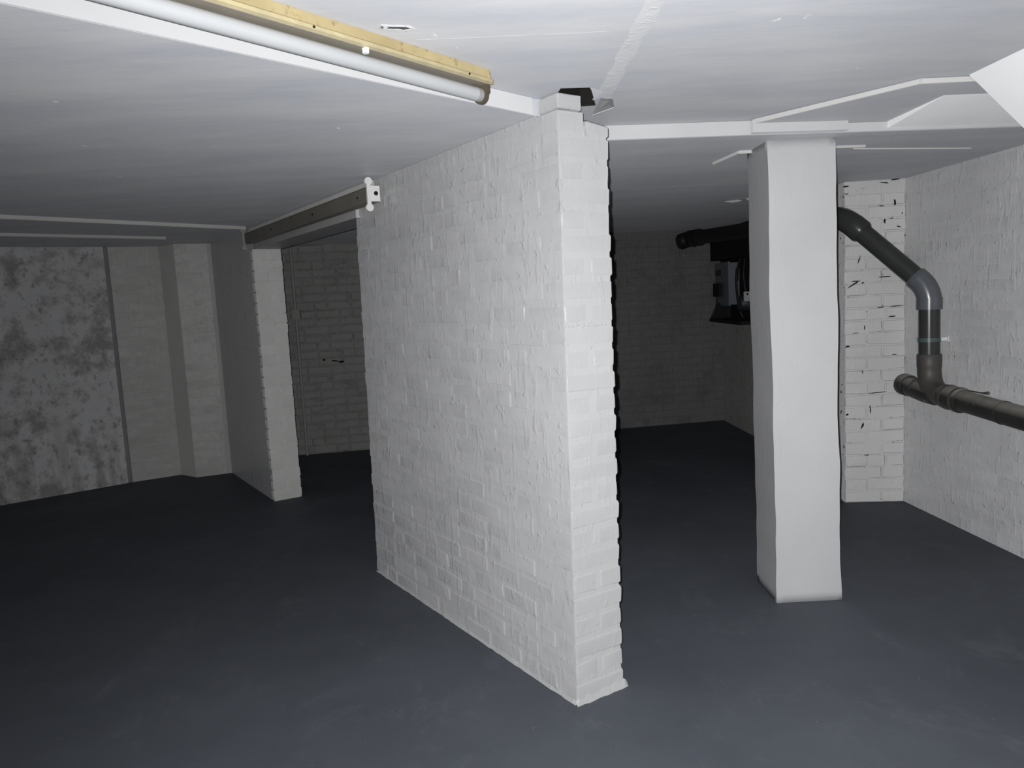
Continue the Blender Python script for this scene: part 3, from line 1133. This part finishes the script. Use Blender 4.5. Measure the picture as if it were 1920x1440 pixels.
for uu, mt_ in ((ua0 - 0.012, 'lamp_white'), (ua1 + 0.010, 'conduit_paint')):  # far holder's weaker light is put into a greyer colour
    hold = bext([(0.060, 1.850), (0.060, 1.950), (0.078, 1.950), (0.078, 1.850)], uu - 0.006, uu + 0.006).build('lampholder', mt_, old)
    for z in (1.842, 1.960):
        disc_plate(uu, 0.069, z, 0.018, 0.016, 'socket', mt_, hold)
ep = bext([(0.010, 1.872), (0.010, 1.942), (0.060, 1.942), (0.060, 1.872)], ua0 - 0.006, ua0 - 0.001).build('end_plate', 'lamp_white', old)
disc_plate(ua0 - 0.0065, 0.030, 1.908, 0.010, 0.003, 'cable_hole', 'void_dark', ep)
for u in (1.50, 2.15, 2.95):
    c = bp(u, 0.0622, 1.905)
    MB().tube([c, c - NR * 0.002], 0.006, 12).build('screw_hole', 'void_dark', old)

# ================================================================== soil pipe on the right
soil = thing('soil_pipe', (2.335, 4.275, 0.77), 'dark grey plastic soil pipe dropping diagonally, then down the right wall', 'pipe')
R = 0.055
EL1, EL2, TEE = Vector((2.005, 4.600, 1.765)), Vector((2.334, 4.275, 1.325)), Vector((2.334, 4.270, 0.770))


def arc(p0, p1, p2, d, n=8):
    """fillet of the corner p1, starting d before and ending d after it"""
    a = p1 + (p0 - p1).normalized() * d
    b = p1 + (p2 - p1).normalized() * d
    out = []
    for i in range(n + 1):
        t = i / n
        out.append(a * (1 - t) ** 2 + p1 * 2 * t * (1 - t) + b * t * t)
    return out


# back run under the far ceiling, dark, ends in the capped socket at the back
BE = Vector((1.760, 7.400, 1.865))
run = thing('back_drain_pipe', tuple(BE), 'black drain pipe slung under the far ceiling behind the pillar', 'pipe')
MB().tube([EL1 + Vector((-0.018, 0.22, 0.012)), BE], 0.062, 20).build('barrel', 'cast_iron_black', run)
dd = (BE - EL1).normalized()
MB().tube([BE - dd * 0.30, BE - dd * 0.28, BE - dd * 0.05, BE + dd * 0.01], [0.066, 0.076, 0.078, 0.074], 20).build('socket', 'cast_iron_black', run)
e2 = BE + Vector((-0.10, 0.0, -0.030))
MB().tube([BE + Vector((0.06, -0.02, -0.01)), BE, e2], [0.074, 0.076, 0.074], 20).build('access_cap', 'cast_iron_black', run)
MB().tube([e2, e2 + Vector((-0.012, -0.002, -0.003))], 0.060, 20).build('cap_ring', 'black_cable', run)

d12 = (EL2 - EL1).normalized()
pe = arc(EL1 + Vector((-0.018, 0.22, 0.012)), EL1, EL2, 0.10)
MB().tube(pe, R + 0.012, 22).build('upper_elbow', 'pvc_dark', soil)
MB().tube([EL1 + d12 * 0.07, EL1 + d12 * 0.135, EL1 + d12 * 0.150], [R + 0.0125, R + 0.0135, R + 0.006], 22).build('upper_collar', 'pvc_dark', soil)
MB().tube([EL1 + d12 * 0.10, EL2 - d12 * 0.09], R, 22).build('diagonal_pipe', 'pvc_dark', soil)
down = Vector((0, 0, -1))
pe = arc(EL1, EL2, EL2 + down, 0.075, 10)
lo = MB().tube([EL2 - d12 * 0.105, EL2 - d12 * 0.100] + pe + [EL2 + down * 0.108, EL2 + down * 0.112],
               [R + 0.004, R + 0.009] + [R + 0.009] * len(pe) + [R + 0.009, R + 0.004], 24).build('lower_elbow', 'pvc_elbow', soil)
MB().tube([EL2 + down * 0.048, EL2 + down * 0.112], [R + 0.0115, R + 0.0115], 24).build('collar', 'pvc_elbow', lo)
MB().tube([EL2 + down * 0.09, TEE + ZV * 0.10], R, 24).build('down_pipe', 'pvc_dark', soil)
cl = MB().tube([Vector((2.334, 4.273, 1.056)), Vector((2.334, 4.273, 1.034))], R + 0.004, 24).build('pipe_clip', 'clip_green', soil)
br = MB().obox((2.392, 4.258, 1.036), (0.036, -0.002, 0), (0, 0.020, 0), (0, 0, 0.019))
br.obox((2.424, 4.244, 1.030), (0.006, 0, 0), (0, 0.045, 0), (0, 0, 0.030))
br.build('wall_bracket', 'bracket_white', cl)
# swept bend into the horizontal branch
HD = (Vector((2.362, 3.506, 0.715)) - Vector((2.334, 4.270, 0.752))).normalized()
H0 = Vector((2.334, 4.270, 0.755))
pe = arc(H0 + ZV, H0, H0 + HD, 0.13, 10)
MB().tube([H0 + ZV * 0.21, H0 + ZV * 0.205, H0 + ZV * 0.14] + pe + [H0 + HD * 0.16, H0 + HD * 0.165],
          [R + 0.004, R + 0.009, R + 0.008] + [R + 0.006] * len(pe) + [R + 0.008, R + 0.003], 24).build('swept_bend', 'pvc_brown', soil)

hpipe = thing('waste_pipe', tuple(H0), 'dusty horizontal waste pipe running along the right wall towards the camera', 'pipe')
MB().tube([H0 + HD * 0.14, H0 + HD * 3.2], R + 0.001, 24).build('barrel', 'pvc_dusty', hpipe)
MB().tube([H0 + HD * 0.15, H0 + HD * 0.158, H0 + HD * 0.30, H0 + HD * 0.31], [R + 0.005, R + 0.010, R + 0.010, R + 0.004], 24).build('socket', 'pvc_dusty', hpipe)
MB().tube([H0 + HD * 0.185, H0 + HD * 0.20], R + 0.013, 24).build('socket_ring', 'pvc_brown', hpipe)
MB().tube([H0 + HD * 0.275, H0 + HD * 0.29], R + 0.013, 24).build('socket_ring', 'pvc_brown', hpipe)
# stub of the tee with its end cap
S0 = H0 - HD * 0.02 + Vector((-0.008, 0, -0.012))
S1 = H0 - HD * 0.235 + Vector((-0.012, 0, 0.004))
MB().tube([S0 + HD * 0.10, S0, S1], [R * 0.96, R, R], 24).build('stub', 'pvc_dusty', hpipe)
cp = MB().tube([S1 + HD * 0.06, S1 + HD * 0.055, S1, S1 - HD * 0.008], [R + 0.002, R + 0.008, R + 0.008, R - 0.004], 24).build('end_cap', 'pvc_dusty', hpipe)
MB().tube([H0 - HD * 0.10, H0 - HD * 0.085], R + 0.009, 24).build('socket_ring', 'pvc_brown', hpipe)
for k in (0.62,):
    p = H0 + HD * k
    MB().tube([p, p + HD * 0.008], R + 0.004, 24).build('pipe_strap', 'pvc_dusty', hpipe)
# nail stuck in the wall above the pipe
nb0 = H0 + HD * 0.34 + Vector((0.03, 0, 0.052))
nl_o = MB().tube([nb0 - HD * 0.05, nb0 + HD * 0.07 + ZV * 0.006, nb0 + HD * 0.12 + ZV * 0.014], [0.003, 0.004, 0.009], 8).build('wall_hook', 'pvc_brown', None, loc=tuple(nb0))
tag(nl_o, 'small rusty hook on the right wall just above the waste pipe', 'hook')

# ================================================================== meter board in the far right chamber
bd = thing('meter_board', (2.20, 7.45, 1.06), 'black board with shelf carrying electric meters on the far side wall', 'board')
MB().obox((2.190, 6.55, 1.085), (0.030, 0, 0), (0, 1.38, 0), (0, 0, 0.885)).build('backboard', 'black_board', bd)
MB().obox((1.985, 6.60, 1.060), (0.230, 0, 0), (0, 1.02, 0), (0, 0, 0.028)).build('shelf', 'black_board', bd)
V = [(1.990, 7.615, 1.088), (2.075, 7.615, 1.24), (2.190, 7.615, 1.24), (2.190, 7.615, 1.088)]
MB().add(V + [(x, y - 0.02, z) for x, y, z in V], [(0, 1, 2, 3), (7, 6, 5, 4), (0, 4, 5, 1), (1, 5, 6, 2), (2, 6, 7, 3), (3, 7, 4, 0)]).build('bracket', 'black_board', bd)
MB().obox((2.080, 6.55, 1.655), (0.115, 0, 0), (0, 1.35, 0), (0, 0, 0.28)).build('trunking_box', 'black_board', bd)  # enlarged so its black also fills the shade below the ceiling

cu = thing('fuse_box', (2.14, 7.5, 1.22), 'grey steel fuse box on the black meter board', 'fuse box')
MB().obox((2.096, 7.300, 1.222), (0.094, 0, 0), (0, 0.44, 0), (0, 0, 0.395)).build('case', 'meter_steel', cu)
MB().obox((2.084, 7.288, 1.212), (0.016, 0, 0), (0, 0.464, 0), (0, 0, 0.415)).build('lid', 'meter_steel', cu)
MB().obox((2.070, 7.48, 1.50), (0.014, 0, 0), (0, 0.20, 0), (0, 0, 0.06)).build('latch', 'meter_dark', cu)
MB().obox((2.052, 7.50, 1.30), (0.032, 0, 0), (0, 0.22, 0), (0, 0, 0.13)).build('switch_block', 'black_board', cu)
MB().obox((2.150, 7.278, 1.44), (0.040, 0, 0), (0, 0.012, 0), (0, 0, 0.12)).build('switch_cover', 'meter_dark', cu)

mt = thing('electric_meter', (2.20, 6.95, 1.19), 'small electric meter with white tag beside the pillar edge', 'meter')
mc = MB().tube([(2.188, 7.02, 1.235), (2.11, 7.02, 1.235), (2.098, 7.02, 1.235)], [0.070, 0.070, 0.058], 20).build('dial_case', 'meter_dark', mt)
MB().obox((2.120, 6.930, 1.255), (0.062, 0, 0), (0, 0.02, 0), (0, 0, 0.085)).build('tag', 'meter_white', mt)
MB().tube([(2.150, 6.932, 1.318), (2.150, 6.926, 1.318)], 0.010, 12).build('tag_hole', 'void_dark', mt)

for nm, pts, r, lab in (
        ('power_cable', [(2.07, 7.60, 1.44), (2.060, 7.60, 1.30), (2.045, 7.60, 1.20), (2.005, 7.60, 1.10), (2.02, 7.55, 1.09)], 0.010, 'black cable sagging from fuse box to the shelf corner'),
        ('power_cable', [(2.17, 7.20, 1.64), (2.13, 7.18, 1.50), (2.12, 7.15, 1.36), (2.13, 7.12, 1.20), (2.16, 7.10, 1.10)], 0.012, 'black cable hanging between fuse box and meter'),
        ('power_cable', [(2.17, 7.05, 1.64), (2.15, 7.03, 1.50), (2.16, 7.03, 1.38), (2.17, 7.02, 1.30)], 0.011, 'black cable running down into the top of the meter')):
    cc = []
    P = [Vector(p) for p in pts]
    for i in range(len(P) - 1):
        p0, p1, p2, p3 = P[max(i - 1, 0)], P[i], P[i + 1], P[min(i + 2, len(P) - 1)]
        for k in range(6):
            t = k / 6
            cc.append(0.5 * ((2 * p1) + (p2 - p0) * t + (2 * p0 - 5 * p1 + 4 * p2 - p3) * t * t + (3 * p1 - p0 - 3 * p2 + p3) * t ** 3))
    cc.append(P[-1])
    o = MB().tube(cc, r, 10).build(nm, 'black_cable', None, loc=tuple(P[0]))
    tag(o, lab, 'cable')

# ================================================================== conduit on the back wall beside the pier
cdx = Vector((-1.990, 7.250, 0))
cd = thing('wall_conduit', tuple(cdx), 'thin painted conduit up the back wall beside the brick pier', 'conduit')
MB().tube([cdx + ZV * 0.0, cdx + ZV * 1.98], 0.014, 12).build('pipe', 'conduit_paint', cd)
m = MB().obox(cdx + Vector((-0.03, -0.028, 1.30)), (0.075, 0, 0), (0, 0.05, 0), (0, 0, 0.085))
m.build('junction_box', 'conduit_paint', cd)
for z in (0.45, 0.9, 1.7):
    MB().tube([cdx + ZV * z, cdx + ZV * (z + 0.02)], 0.018, 12).build('saddle', 'conduit_paint', cd)
